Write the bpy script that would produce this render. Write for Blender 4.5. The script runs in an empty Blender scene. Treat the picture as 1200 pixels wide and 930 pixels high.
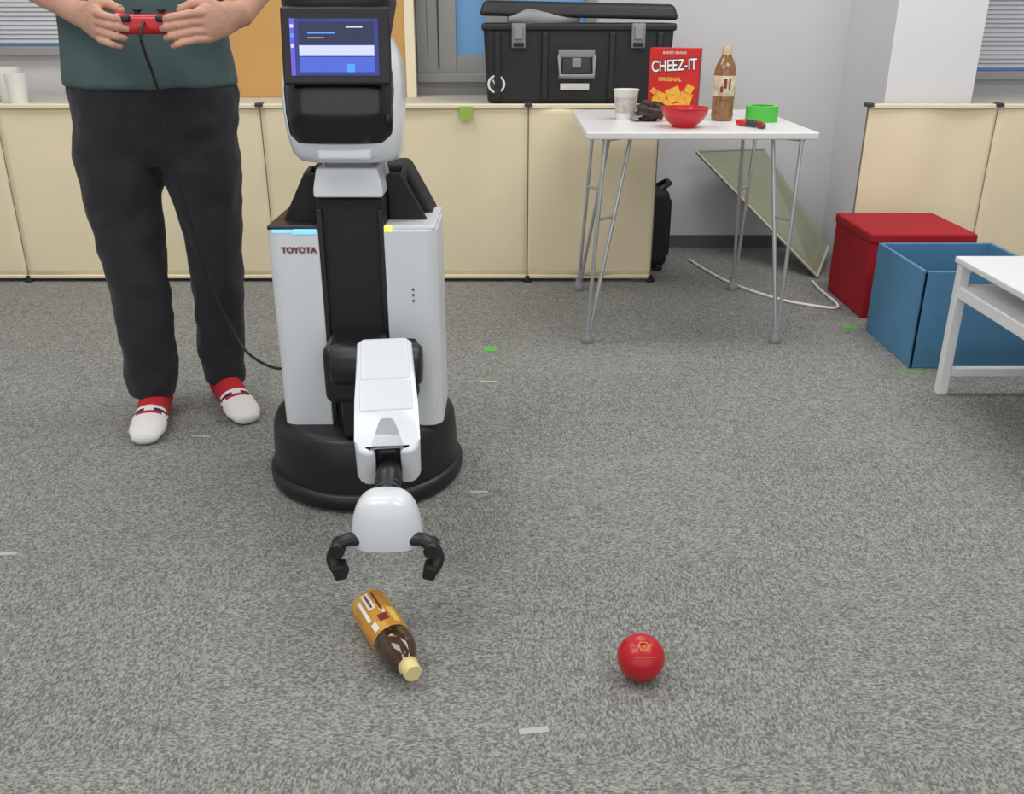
import bpy, bmesh, math, random
from mathutils import Vector, Matrix, Quaternion
random.seed(4)
scene = bpy.context.scene
try:
    scene.view_settings.view_transform = 'Standard'
except Exception:
    pass
COL = scene.collection

# ------------------------------------------------------------------ materials
def lin(c):
    o = []
    for v in c[:3]:
        v = v / 255.0
        o.append(v / 12.92 if v <= 0.04045 else ((v + 0.055) / 1.055) ** 2.4)
    return (o[0], o[1], o[2], 1.0)

def mat(name, rgb, rough=0.5, metal=0.0, var=0.0, vscale=12.0, bump=0.0, bscale=60.0,
        stretch=(1, 1, 1), emit=0.0, coat=0.0, spec=0.5, trans=0.0, sheen=0.0):
    m = bpy.data.materials.new(name)
    m.use_nodes = True
    nt = m.node_tree
    b = nt.nodes['Principled BSDF']
    b.inputs['Base Color'].default_value = lin(rgb)
    b.inputs['Roughness'].default_value = rough
    b.inputs['Metallic'].default_value = metal
    b.inputs['Specular IOR Level'].default_value = spec
    b.inputs['Coat Weight'].default_value = coat
    b.inputs['Transmission Weight'].default_value = trans
    b.inputs['Sheen Weight'].default_value = sheen
    tc = nt.nodes.new('ShaderNodeTexCoord')
    mp = nt.nodes.new('ShaderNodeMapping')
    mp.inputs['Scale'].default_value = stretch
    nt.links.new(tc.outputs['Object'], mp.inputs['Vector'])
    n = nt.nodes.new('ShaderNodeTexNoise')
    n.inputs['Scale'].default_value = vscale
    n.inputs['Detail'].default_value = 4
    nt.links.new(mp.outputs[0], n.inputs['Vector'])
    cr = nt.nodes.new('ShaderNodeValToRGB')
    d = var if var > 0 else 0.015
    c = lin(rgb)
    cr.color_ramp.elements[0].position = 0.3
    cr.color_ramp.elements[1].position = 0.7
    cr.color_ramp.elements[0].color = (c[0]*(1-d), c[1]*(1-d), c[2]*(1-d), 1)
    cr.color_ramp.elements[1].color = (min(1, c[0]*(1+d)), min(1, c[1]*(1+d)), min(1, c[2]*(1+d)), 1)
    nt.links.new(n.outputs['Fac'], cr.inputs[0])
    nt.links.new(cr.outputs[0], b.inputs['Base Color'])
    if emit > 0:
        b.inputs['Emission Color'].default_value = lin(rgb)
        b.inputs['Emission Strength'].default_value = emit
    if bump > 0:
        n2 = nt.nodes.new('ShaderNodeTexNoise')
        n2.inputs['Scale'].default_value = bscale
        n2.inputs['Detail'].default_value = 3
        nt.links.new(mp.outputs[0], n2.inputs['Vector'])
        bp = nt.nodes.new('ShaderNodeBump')
        bp.inputs['Strength'].default_value = bump
        bp.inputs['Distance'].default_value = 0.01
        nt.links.new(n2.outputs['Fac'], bp.inputs['Height'])
        nt.links.new(bp.outputs[0], b.inputs['Normal'])
    return m

def floor_mat():
    m = bpy.data.materials.new('carpet_tiles')
    m.use_nodes = True
    nt = m.node_tree
    N, L = nt.nodes, nt.links
    b = N['Principled BSDF']
    b.inputs['Roughness'].default_value = 0.95
    b.inputs['Specular IOR Level'].default_value = 0.15
    tc = N.new('ShaderNodeTexCoord')
    def mp(sc):
        q = N.new('ShaderNodeMapping')
        q.inputs['Scale'].default_value = sc
        L.new(tc.outputs['Object'], q.inputs['Vector'])
        return q
    def noise(src, scale, detail=2, rough=0.6):
        q = N.new('ShaderNodeTexNoise')
        q.inputs['Scale'].default_value = scale
        q.inputs['Detail'].default_value = detail
        q.inputs['Roughness'].default_value = rough
        L.new(src, q.inputs['Vector'])
        return q.outputs['Fac']
    a = noise(mp((1, 0.55, 1)).outputs[0], 300)
    c = noise(mp((0.6, 1, 1)).outputs[0], 300)
    ck = N.new('ShaderNodeTexChecker')
    ck.inputs['Scale'].default_value = 1 / 0.52
    ck.inputs['Color1'].default_value = (0, 0, 0, 1)
    ck.inputs['Color2'].default_value = (1, 1, 1, 1)
    L.new(tc.outputs['Object'], ck.inputs['Vector'])
    mx = N.new('ShaderNodeMix')
    L.new(ck.outputs['Fac'], mx.inputs[0])
    L.new(a, mx.inputs[2]); L.new(c, mx.inputs[3])
    med = noise(tc.outputs['Object'], 60, 3)
    add = N.new('ShaderNodeMath'); add.operation = 'MULTIPLY_ADD'
    L.new(med, add.inputs[0]); add.inputs[1].default_value = 0.18
    L.new(mx.outputs[0], add.inputs[2])
    cr = N.new('ShaderNodeValToRGB')
    e = cr.color_ramp.elements
    e[0].position = 0.44; e[0].color = lin((100, 101, 98))
    e[1].position = 0.75; e[1].color = lin((168, 167, 162))
    e2 = cr.color_ramp.elements.new(0.59); e2.color = lin((135, 135, 131))
    L.new(add.outputs[0], cr.inputs[0])
    sx = N.new('ShaderNodeSeparateXYZ'); L.new(tc.outputs['Object'], sx.inputs[0])
    def seam(o):
        d = N.new('ShaderNodeMath'); d.operation = 'DIVIDE'; L.new(o, d.inputs[0]); d.inputs[1].default_value = 0.52
        f = N.new('ShaderNodeMath'); f.operation = 'PINGPONG'; L.new(d.outputs[0], f.inputs[0]); f.inputs[1].default_value = 0.5
        g = N.new('ShaderNodeMath'); g.operation = 'LESS_THAN'; L.new(f.outputs[0], g.inputs[0]); g.inputs[1].default_value = 0.004
        return g.outputs[0]
    s = N.new('ShaderNodeMath'); s.operation = 'MAXIMUM'
    L.new(seam(sx.outputs[0]), s.inputs[0]); L.new(seam(sx.outputs[1]), s.inputs[1])
    big = noise(tc.outputs['Object'], 1.3, 2)
    t = N.new('ShaderNodeMath'); t.operation = 'MULTIPLY_ADD'
    L.new(big, t.inputs[0]); t.inputs[1].default_value = 0.12; t.inputs[2].default_value = 0.90
    t2 = N.new('ShaderNodeMath'); t2.operation = 'MULTIPLY_ADD'
    L.new(s.outputs[0], t2.inputs[0]); t2.inputs[1].default_value = -0.05; L.new(t.outputs[0], t2.inputs[2])
    t3 = N.new('ShaderNodeMath'); t3.operation = 'MULTIPLY_ADD'
    L.new(ck.outputs['Fac'], t3.inputs[0]); t3.inputs[1].default_value = 0.03; L.new(t2.outputs[0], t3.inputs[2])
    vm = N.new('ShaderNodeVectorMath'); vm.operation = 'SCALE'
    L.new(cr.outputs[0], vm.inputs[0]); L.new(t3.outputs[0], vm.inputs['Scale'])
    L.new(vm.outputs[0], b.inputs['Base Color'])
    bp = N.new('ShaderNodeBump'); bp.inputs['Strength'].default_value = 0.15; bp.inputs['Distance'].default_value = 0.003
    L.new(mx.outputs[0], bp.inputs['Height']); L.new(bp.outputs[0], b.inputs['Normal'])
    return m

M = {}
M['wall'] = mat('wall_paint', (212, 211, 213), 0.85, var=0.02, vscale=2)
M['column'] = mat('column_paint', (230, 229, 232), 0.8, var=0.02, vscale=2)
M['ceil'] = mat('ceiling_paint', (230, 230, 228), 0.9)
M['base'] = mat('baseboard_vinyl', (92, 94, 98), 0.6)
M['curtain'] = mat('cream_fabric', (240, 226, 192), 0.75, var=0.03, vscale=5, bump=0.10, bscale=9)
M['hem'] = mat('cream_hem', (240, 230, 200), 0.75)
M['seam'] = mat('seam_brown', (120, 110, 90), 0.75)
M['whiteplastic'] = mat('white_plastic', (222, 226, 231), 0.25, coat=0.25)
M['whitepanel'] = mat('white_panel', (216, 220, 224), 0.35)
M['blackplastic'] = mat('black_plastic', (27, 27, 30), 0.4)
M['blackmat'] = mat('black_matte', (23, 23, 26), 0.7, bump=0.05)
M['blackgloss'] = mat('black_gloss', (14, 15, 18), 0.18, coat=0.25)
M['darkgrey'] = mat('dark_grey', (60, 62, 66), 0.5)
M['grey'] = mat('grey_plastic', (140, 142, 146), 0.45)
M['steel'] = mat('steel_tube', (188, 190, 194), 0.28, metal=0.6)
M['tabletop'] = mat('laminate_white', (224, 224, 224), 0.35)
M['whitepaint'] = mat('white_paint', (230, 231, 233), 0.45)
M['red_fab'] = mat('red_fabric', (172, 20, 36), 0.85, var=0.06, vscale=8, bump=0.1, bscale=30)
M['blue_fab'] = mat('blue_fabric', (84, 138, 176), 0.85, var=0.06, vscale=8, bump=0.1, bscale=30)
M['blue_in'] = mat('blue_fabric_inner', (58, 104, 142), 0.9)
M['red'] = mat('red_plastic', (200, 26, 40), 0.3, coat=0.2)
M['apple'] = mat('apple_red', (186, 14, 28), 0.34, var=0.08, vscale=25, coat=0.2)
M['gold'] = mat('gold_print', (220, 140, 70), 0.5)
M['pants'] = mat('black_trousers', (33, 34, 39), 0.85, var=0.2, vscale=9, bump=0.5, bscale=7, stretch=(1, 1, 0.5), sheen=0.1)
M['shirt'] = mat('green_grey_shirt', (76, 97, 97), 0.9, var=0.08, vscale=10, bump=0.4, bscale=7)
M['skin'] = mat('skin', (200, 152, 130), 0.6, var=0.08, vscale=30, bump=0.08, bscale=120)
M['nail'] = mat('fingernail', (222, 180, 166), 0.35)
M['hair'] = mat('black_hair', (22, 19, 18), 0.6, bump=0.6, bscale=120, stretch=(1, 1, 0.2))
M['sockw'] = mat('sock_white', (230, 228, 226), 0.9, bump=0.2, bscale=200)
M['sockr'] = mat('sock_red', (188, 34, 44), 0.9)
M['sockb'] = mat('sock_navy', (36, 44, 92), 0.9)
M['board'] = mat('orange_board', (204, 158, 92), 0.7, var=0.05, vscale=3)
M['frame'] = mat('window_frame_alu', (160, 160, 160), 0.45, metal=0.2)
M['glassblue'] = mat('window_glass', (96, 140, 182), 0.2, emit=0.4)
M['blind'] = mat('blind_slats', (205, 207, 211), 0.6)
M['olive'] = mat('olive_board', (140, 142, 122), 0.8, var=0.04, vscale=6)
M['olive_edge'] = mat('olive_board_edge', (190, 189, 170), 0.7)
M['tapewhite'] = mat('tape_white', (176, 182, 178), 0.8)
M['tapegreen'] = mat('tape_green', (100, 176, 86), 0.7)
M['tapelime'] = mat('tape_lime', (160, 190, 80), 0.7)
M['green'] = mat('green_tape_side', (84, 190, 70), 0.5)
M['greenface'] = mat('green_tape_face', (120, 205, 95), 0.6)
M['desk'] = mat('desk_grey', (206, 200, 186), 0.6)
M['paper'] = mat('paper_white', (236, 234, 228), 0.7)
M['cuplabel'] = mat('cup_print', (196, 188, 182), 0.7, var=0.2, vscale=70)
M['cocoa'] = mat('brown_foil', (62, 46, 36), 0.4, metal=0.2, var=0.4, vscale=30)
M['creamcap'] = mat('cream_cap', (226, 210, 146), 0.45)
M['tea'] = mat('tea_in_bottle', (66, 44, 20), 0.08, coat=0.6, var=0.5, vscale=60)
M['tea2'] = mat('barley_tea_bottle', (140, 98, 64), 0.1, coat=0.5, var=0.2, vscale=40)
M['orange'] = mat('label_orange', (214, 146, 40), 0.4, var=0.12, vscale=20)
M['yellow'] = mat('label_yellow', (236, 200, 84), 0.4)
M['maroon'] = mat('label_maroon', (128, 44, 28), 0.5)
M['boxred'] = mat('carton_red', (206, 32, 30), 0.45, var=0.04)
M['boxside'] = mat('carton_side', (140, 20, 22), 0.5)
M['cracker'] = mat('cracker', (240, 178, 62), 0.6, var=0.15, vscale=60)
M['crackeredge'] = mat('cracker_edge', (214, 130, 36), 0.6)
M['white'] = mat('white_print', (245, 245, 240), 0.6)
M['toyotared'] = mat('brand_letters', (120, 50, 50), 0.6)
M['screenbase'] = mat('screen_navy', (34, 44, 110), 0.2, emit=0.7)
M['screenwin'] = mat('screen_window', (26, 32, 66), 0.2, emit=0.6)
M['screenwhite'] = mat('screen_white', (180, 190, 225), 0.2, emit=0.6)
M['screenblue'] = mat('screen_blue', (62, 84, 180), 0.2, emit=0.7)
M['screenviolet'] = mat('screen_violet', (92, 78, 190), 0.2, emit=0.6)
M['screencyan'] = mat('screen_cyan', (60, 130, 210), 0.2, emit=0.9)
M['ledblue'] = mat('led_blue', (120, 190, 240), 0.3, emit=0.9)
M['ledyellow'] = mat('led_yellow', (225, 228, 110), 0.3, emit=0.6)
M['toolgrey'] = mat('latch_grey', (136, 139, 143), 0.4, metal=0.2)
M['toolblack'] = mat('toolbox_black', (32, 33, 36), 0.5, bump=0.05, bscale=80)
M['eyew'] = mat('eye_white', (235, 235, 232), 0.2)
M['eyeb'] = mat('eye_iris', (40, 25, 18), 0.2)
M['lip'] = mat('lip', (176, 108, 98), 0.5)
M['floor'] = floor_mat()

# ------------------------------------------------------------------ builders
def empty(name, loc=(0, 0, 0), rot=None):
    e = bpy.data.objects.new(name, None)
    e.empty_display_size = 0.05
    e.location = loc
    if rot is not None:
        if isinstance(rot, Quaternion):
            e.rotation_mode = 'QUATERNION'; e.rotation_quaternion = rot
        else:
            e.rotation_euler = rot
    COL.objects.link(e)
    e['_loc'] = list(loc)
    return e

def finish(o, par=None, local=False):
    if par is not None:
        o.parent = par
        if not local:
            o.matrix_parent_inverse = Matrix.Translation(Vector(par['_loc'])).inverted()
    return o

def obj(name, verts, faces, m=None, par=None, local=False, smooth=False, mats=None, fm=None):
    me = bpy.data.meshes.new(name)
    me.from_pydata([tuple(v) for v in verts], [], faces)
    for mm in (mats or ([m] if m else [])):
        me.materials.append(mm)
    if fm:
        for p, i in zip(me.polygons, fm):
            p.material_index = i
    if smooth:
        for p in me.polygons:
            p.use_smooth = True
    me.update()
    o = bpy.data.objects.new(name, me)
    COL.objects.link(o)
    return finish(o, par, local)

def frombm(name, bm, m, par=None, local=False, smooth=True, wn=False):
    me = bpy.data.meshes.new(name)
    bmesh.ops.recalc_face_normals(bm, faces=bm.faces)
    bm.to_mesh(me); bm.free()
    if m: me.materials.append(m)
    for p in me.polygons:
        p.use_smooth = smooth
    o = bpy.data.objects.new(name, me)
    COL.objects.link(o)
    if wn:
        w = o.modifiers.new('wn', 'WEIGHTED_NORMAL'); w.keep_sharp = True; w.weight = 100
    return finish(o, par, local)

def rbox(name, lo, hi, m, par=None, bev=0.0, seg=3, local=False, taper=None, rot=None):
    c = (Vector(lo) + Vector(hi)) / 2
    s = Vector(hi) - Vector(lo)
    bm = bmesh.new()
    bmesh.ops.create_cube(bm, size=1)
    for v in bm.verts:
        v.co = Vector((v.co.x * s.x, v.co.y * s.y, v.co.z * s.z))
        if taper and v.co.z > 0:
            v.co.x *= taper[0]; v.co.y *= taper[1]
    if bev > 0:
        bmesh.ops.bevel(bm, geom=list(bm.edges), offset=bev, segments=seg, profile=0.5, affect='EDGES')
    o = frombm(name, bm, m, par, local, smooth=bev > 0, wn=bev > 0)
    o.location = c
    if rot is not None:
        o.rotation_euler = rot
    return o

def prism(name, poly, axis, a0, a1, m, par=None, bev=0.0, local=False):
    bm = bmesh.new()
    def P(p, a):
        return {'y': (p[0], a, p[1]), 'x': (a, p[0], p[1]), 'z': (p[0], p[1], a)}[axis]
    A = [bm.verts.new(P(p, a0)) for p in poly]
    B = [bm.verts.new(P(p, a1)) for p in poly]
    n = len(poly)
    bm.faces.new(A); bm.faces.new(B[::-1])
    for i in range(n):
        bm.faces.new((A[i], B[i], B[(i+1) % n], A[(i+1) % n]))
    if bev > 0:
        bmesh.ops.bevel(bm, geom=list(bm.edges), offset=bev, segments=3, profile=0.5, affect='EDGES')
    return frombm(name, bm, m, par, local, smooth=bev > 0, wn=bev > 0)

def lathe(name, prof, m, par=None, loc=(0, 0, 0), seg=48, local=False, rot=None, mats=None, bands=None, smooth=True):
    verts, faces, fm = [], [], []
    for r, z in prof:
        for i in range(seg):
            a = 2 * math.pi * i / seg
            verts.append((r * math.cos(a), r * math.sin(a), z))
    for j in range(len(prof) - 1):
        for i in range(seg):
            k = (i + 1) % seg
            faces.append((j*seg+i, j*seg+k, (j+1)*seg+k, (j+1)*seg+i))
            fm.append(bands[j] if bands else 0)
    o = obj(name, verts, faces, m, par, local, smooth, mats, fm if bands else None)
    o.location = loc
    if rot is not None:
        if isinstance(rot, Quaternion):
            o.rotation_mode = 'QUATERNION'; o.rotation_quaternion = rot
        else:
            o.rotation_euler = rot
    if smooth:
        e = o.modifiers.new('es', 'EDGE_SPLIT'); e.split_angle = math.radians(50)
    return o

def tube_into(bm, pts, radii, seg=16, up=Vector((0, 0, 1)), round_ends=True):
    pts = [Vector(p) for p in pts]
    rr = [(r, r) if not isinstance(r, (tuple, list)) else r for r in radii]
    T = []
    n = len(pts)
    for i in range(n):
        T.append((pts[min(i+1, n-1)] - pts[max(i-1, 0)]).normalized())
    seq = []
    if round_ends:
        for a in (80, 60, 35, 15):
            k = math.sin(math.radians(90 - a)); d = math.sin(math.radians(a))
            seq.append((pts[0] - T[0] * min(rr[0]) * d, (rr[0][0]*k, rr[0][1]*k), T[0]))
    for i in range(n):
        seq.append((pts[i], rr[i], T[i]))
    if round_ends:
        for a in (15, 35, 60, 80):
            k = math.sin(math.radians(90 - a)); d = math.sin(math.radians(a))
            seq.append((pts[-1] + T[-1] * min(rr[-1]) * d, (rr[-1][0]*k, rr[-1][1]*k), T[-1]))
    rings = []
    for p, r, t in seq:
        side = t.cross(up)
        if side.length < 1e-3:
            side = t.cross(Vector((0, 1, 0)))
        side.normalize()
        u = side.cross(t).normalized()
        rings.append([bm.verts.new(p + side * r[0] * math.cos(2*math.pi*k/seg) + u * r[1] * math.sin(2*math.pi*k/seg)) for k in range(seg)])
    for j in range(len(rings) - 1):
        for k in range(seg):
            q = (k + 1) % seg
            bm.faces.new((rings[j][k], rings[j][q], rings[j+1][q], rings[j+1][k]))
    bm.faces.new(rings[0][::-1]); bm.faces.new(rings[-1])

def spline(pts, n=6):
    out = []
    for i in range(len(pts) - 1):
        p0 = pts[max(i-1, 0)]; p1 = pts[i]; p2 = pts[i+1]; p3 = pts[min(i+2, len(pts)-1)]
        for k in range(n):
            t = k / n
            out.append(tuple(0.5*((2*b) + (-a+c)*t + (2*a-5*b+4*c-d)*t*t + (-a+3*b-3*c+d)*t**3)
                             for a, b, c, d in zip(p0, p1, p2, p3)))
    out.append(tuple(pts[-1]))
    return out

def tube(name, pts, radii, m, par=None, seg=12, local=False, up=Vector((0, 0, 1)), ends=True):
    bm = bmesh.new()
    if not isinstance(radii, (list, tuple)):
        radii = [radii] * len(pts)
    tube_into(bm, pts, radii, seg, up, ends)
    return frombm(name, bm, m, par, local)

def sring(cx, cy, cz, rx, ry, e=2.0, seg=40, tilt=0.0):
    v = []
    for i in range(seg):
        a = 2*math.pi*i/seg
        c, s = math.cos(a), math.sin(a)
        x = abs(c) ** (2/e) * (1 if c >= 0 else -1) * rx
        y = abs(s) ** (2/e) * (1 if s >= 0 else -1) * ry
        v.append((cx + x, cy + y, cz + tilt * y))
    return v

def loft_into(bm, secs, seg=40, e=2.0):
    rings = []
    for s in secs:
        cx, cy, cz, rx, ry = s[:5]
        ee = s[5] if len(s) > 5 else e
        tl = s[6] if len(s) > 6 else 0
        rings.append([bm.verts.new(p) for p in sring(cx, cy, cz, rx, ry, ee, seg, tl)])
    for j in range(len(rings) - 1):
        for k in range(seg):
            q = (k+1) % seg
            bm.faces.new((rings[j][k], rings[j][q], rings[j+1][q], rings[j+1][k]))
    bm.faces.new(rings[0][::-1]); bm.faces.new(rings[-1])

def loft(name, secs, m, par=None, seg=40, e=2.0, local=False):
    bm = bmesh.new()
    loft_into(bm, secs, seg, e)
    o = frombm(name, bm, m, par, local)
    es = o.modifiers.new('es', 'EDGE_SPLIT'); es.split_angle = math.radians(45)
    return o

def remesh(o, vox, smooth=4, fac=0.5):
    r = o.modifiers.new('remesh', 'REMESH'); r.mode = 'VOXEL'; r.voxel_size = vox; r.use_smooth_shade = True
    if smooth:
        s = o.modifiers.new('smooth', 'SMOOTH'); s.iterations = smooth; s.factor = fac

def text(name, body, size, loc, m, par=None, local=False, rot=(math.pi/2, 0, 0), ext=0.0006, align='CENTER', bold=0.0, sx=1.0):
    c = bpy.data.curves.new(name, 'FONT')
    c.body = body; c.size = size; c.extrude = ext; c.align_x = align; c.align_y = 'CENTER'; c.offset = bold
    c.materials.append(m)
    o = bpy.data.objects.new(name, c)
    COL.objects.link(o)
    o.location = loc; o.rotation_euler = rot; o.scale = (sx, 1, 1)
    return finish(o, par, local)

def panelgrid(name, x0, x1, z0, z1, y, m, par, amp=0.006, nx=40, nz=24, seed=0, thick=0.004):
    r = random.Random(seed)
    ph = [r.uniform(0, 6.28) for _ in range(6)]
    verts, faces = [], []
    for j in range(nz+1):
        for i in range(nx+1):
            u, w = i/nx, j/nz
            x = x0 + (x1-x0)*u; z = z0 + (z1-z0)*w
            env = math.sin(math.pi*u) ** 0.5 if 0 < u < 1 else 0
            d = amp*env*(math.sin(3.1*u*2+ph[0]+2*w) + 0.6*math.sin(9*u+ph[1]-3*w) + 0.4*math.sin(5*w+ph[2]))
            verts.append((x, y + d, z + 0.003*math.sin(6*u+ph[3])*(1 if j == 0 else 0)))
    for j in range(nz):
        for i in range(nx):
            a = j*(nx+1)+i
            faces.append((a, a+1, a+nx+2, a+nx+1))
    o = obj(name, verts, faces, m, par, smooth=True)
    s = o.modifiers.new('solid', 'SOLIDIFY'); s.thickness = thick
    return o

def quat_z(d):
    return Vector(d).to_track_quat('Z', 'Y')

# ------------------------------------------------------------------ camera
cam_d = bpy.data.cameras.new('camera')
cam_d.sensor_width = 36; cam_d.lens = 32.4
cam = bpy.data.objects.new('camera', cam_d)
cam.location = (0, 0, 1.0)
cam.rotation_euler = (math.radians(90 - 22.5), 0, 0)
COL.objects.link(cam)
scene.camera = cam

# ------------------------------------------------------------------ room
WY = 4.25
fl = rbox('floor', (-3.2, -2.0, -0.05), (3.4, WY + 0.1, 0.0), M['floor'])
fl.data.transform(Matrix.Translation(Vector((0.1, (WY+0.1-2.0)/2, 0))))
fl.location = (0, 0, -0.025)
rbox('ceiling', (-3.2, -2.0, 2.7), (3.4, WY + 0.1, 2.75), M['ceil'])
rbox('wall_left', (-3.3, -2.0, 0), (-3.2, WY + 0.1, 2.7), M['wall'])
rbox('wall_right', (3.4, -2.0, 0), (3.5, WY + 0.1, 2.7), M['wall'])

def wall_with_holes(name, x0, x1, y0, y1, z0, z1, holes, m):
    xs = sorted({x0, x1, *[h[0] for h in holes], *[h[1] for h in holes]})
    bm = bmesh.new()
    def bx(a, b, c, d):
        r = bmesh.ops.create_cube(bm, size=1)
        for v in r['verts']:
            v.co = Vector(((a+b)/2 + v.co.x*(b-a), (y0+y1)/2 + v.co.y*(y1-y0), (c+d)/2 + v.co.z*(d-c)))
    for a, b in zip(xs[:-1], xs[1:]):
        h = [q for q in holes if q[0] <= a and q[1] >= b]
        if h:
            bx(a, b, z0, h[0][2]); bx(a, b, h[0][3], z1)
        else:
            bx(a, b, z0, z1)
    return frombm(name, bm, m, smooth=False)
holes = [(-2.9, -1.22, 0.84, 2.2), (-0.41, 0.36, 0.73, 2.2), (1.93, 3.2, 0.74, 2.2)]
wall_with_holes('wall_back', -3.2, 3.4, WY, WY + 0.12, 0, 2.7, holes, M['wall'])
rbox('baseboard_back', (-3.2, WY - 0.012, 0), (1.40, WY + 0.0, 0.055), M['base'])

def window(name, x0, x1, z0, z1, kind):
    g = empty(name, ((x0+x1)/2, WY, (z0+z1)/2))
    f = 0.045
    y0, y1 = WY - 0.015, WY + 0.09
    rbox('frame_bottom', (x0, y0-0.03, z0), (x1, y1, z0+f*0.8), M['frame'], g, 0.004)
    rbox('frame_top', (x0, y0, z1-f), (x1, y1, z1), M['frame'], g, 0.004)
    rbox('frame_side', (x0, y0, z0+f*0.8), (x0+f, y1, z1-f), M['frame'], g, 0.004)
    rbox('frame_side_b', (x1-f, y0, z0+f*0.8), (x1, y1, z1-f), M['frame'], g, 0.004)
    rbox('glass', (x0+f, WY+0.05, z0+f*0.8), (x1-f, WY+0.056, z1-f), M['glassblue'], g)
    if kind == 'blind':
        bm = bmesh.new()
        z = z0 + 0.06
        while z < z1 - 0.06:
            r = bmesh.ops.create_cube(bm, size=1)
            for v in r['verts']:
                p = Vector((v.co.x*(x1-x0-2*f-0.01), v.co.y*0.024, v.co.z*0.0012))
                p = Matrix.Rotation(math.radians(66), 3, 'X') @ p
                v.co = p + Vector(((x0+x1)/2, WY+0.015, z))
            z += 0.018
        frombm('blind_slats', bm, M['blind'], g, smooth=False)
    else:
        rbox('sash_left', (x0+f, WY-0.005, z0+f*0.8), (x0+f+0.125, WY+0.05, z1-f), M['frame'], g, 0.003)
        rbox('sash_left_groove', (x0+f+0.045, WY-0.008, z0+f*0.8+0.02), (x0+f+0.052, WY-0.004, z1-f), M['darkgrey'], g)
        rbox('sash_bottom', (x0+f+0.125, WY-0.003, z0+f*0.8), (x1-f, WY+0.05, z0+f*0.8+0.075), M['frame'], g, 0.003)
        xm = x0 + 0.30
        rbox('sash_meeting', (xm, WY-0.02, z0+f*0.8), (xm+0.10, WY+0.05, z1-f), M['frame'], g, 0.003)
    return g
window('window_1', -2.9, -1.22, 0.84, 2.2, 'blind')
window('window_2', -0.41, 0.36, 0.73, 2.2, 'sash')
window('window_3', 1.93, 3.2, 0.74, 2.2, 'blind')
rbox('wall_column', (1.440, 3.73, 0), (1.775, WY, 2.7), M['column'])

g = empty('orange_pinboard', (-0.75, 4.1, 0.9))
rbox('panel', (-1.16, 4.06, 0.68), (-0.44, 4.085, 1.9), M['board'], g, 0.003)
rbox('edge_strip', (-0.44, 4.055, 0.68), (-0.40, 4.09, 1.9), M['hem'], g, 0.002)

g = empty('office_desk', (-1.15, 3.95, 0))
rbox('top', (-2.95, 3.67, 0.645), (0.56, 4.2, 0.68), M['desk'], g, 0.004)
for i, (x, y) in enumerate([(-2.88, 3.72), (-2.88, 4.14), (-1.15, 3.72), (-1.15, 4.14), (0.30, 3.72), (0.30, 4.14)]):
    rbox('leg_%d' % (i+1), (x, y, 0), (x+0.05, y+0.05, 0.645), M['desk'], g, 0.003)
g = empty('side_desk', (2.3, 3.95, 0))
rbox('top', (1.80, 3.69, 0.645), (3.2, 4.2, 0.68), M['desk'], g, 0.004)
for i, (x, y) in enumerate([(1.84, 3.72), (1.84, 4.14), (3.1, 3.72), (3.1, 4.14)]):
    rbox('leg_%d' % (i+1), (x, y, 0), (x+0.05, y+0.05, 0.645), M['desk'], g, 0.003)

def partition(name, seams):
    g = empty(name, ((seams[0]+seams[-1])/2, 3.64, 0))
    for i in range(len(seams) - 1):
        a, b = seams[i]+0.002, seams[i+1]-0.002
        panelgrid('panel_%d' % (i+1), a, b, 0.022, 0.684, 3.64, M['curtain'], g, seed=i+len(seams))
        rbox('hem_top_%d' % (i+1), (a, 3.630, 0.674), (b, 3.655, 0.690), M['hem'], g, 0.003)
        rbox('hem_bottom_%d' % (i+1), (a, 3.634, 0.014), (b, 3.646, 0.028), M['hem'], g, 0.003)
    for i, s in enumerate(seams):
        tube('post_%d' % (i+1), [(s, 3.646, 0.02), (s, 3.646, 0.675)], 0.003, M['seam'], g)
        lathe('foot_%d' % (i+1), [(0.0, 0), (0.018, 0), (0.018, 0.008), (0.011, 0.014), (0.011, 0.026), (0, 0.026)], M['blackmat'], g, loc=(s, 3.640, 0), seg=16)
        rbox('clip_%d' % (i+1), (s-0.015, 3.624, 0.680), (s+0.015, 3.66, 0.694), M['darkgrey'], g, 0.003)
    return g
partition('fabric_partition', [-2.95, -1.96, -0.955, 0.062, 0.56])
partition('fabric_partition', [1.35, 1.84, 2.85])
rbox('green_sticker', (-0.198, 3.622, 0.632), (-0.148, 3.626, 0.682), M['tapelime'])

g = empty('black_suitcase', (0.53, 3.88, 0))
rbox('shell', (0.40, 3.79, 0.02), (0.650, 3.98, 0.34), M['blackmat'], g, 0.03, 4)
rbox('rib', (0.635, 3.82, 0.06), (0.662, 3.95, 0.30), M['blackplastic'], g, 0.012)
tube('handle', [(0.60, 3.83, 0.33), (0.650, 3.85, 0.36), (0.650, 3.91, 0.36), (0.60, 3.93, 0.33)], 0.012, M['blackplastic'], g)
for i, (x, y) in enumerate([(0.43, 3.82), (0.62, 3.82), (0.43, 3.95), (0.62, 3.95)]):
    lathe('wheel_%d' % (i+1), [(0, -0.012), (0.02, -0.012), (0.02, 0.012), (0, 0.012)], M['blackplastic'], g, loc=(x, y, 0.02), rot=(0, math.pi/2, 0), seg=20)

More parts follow.
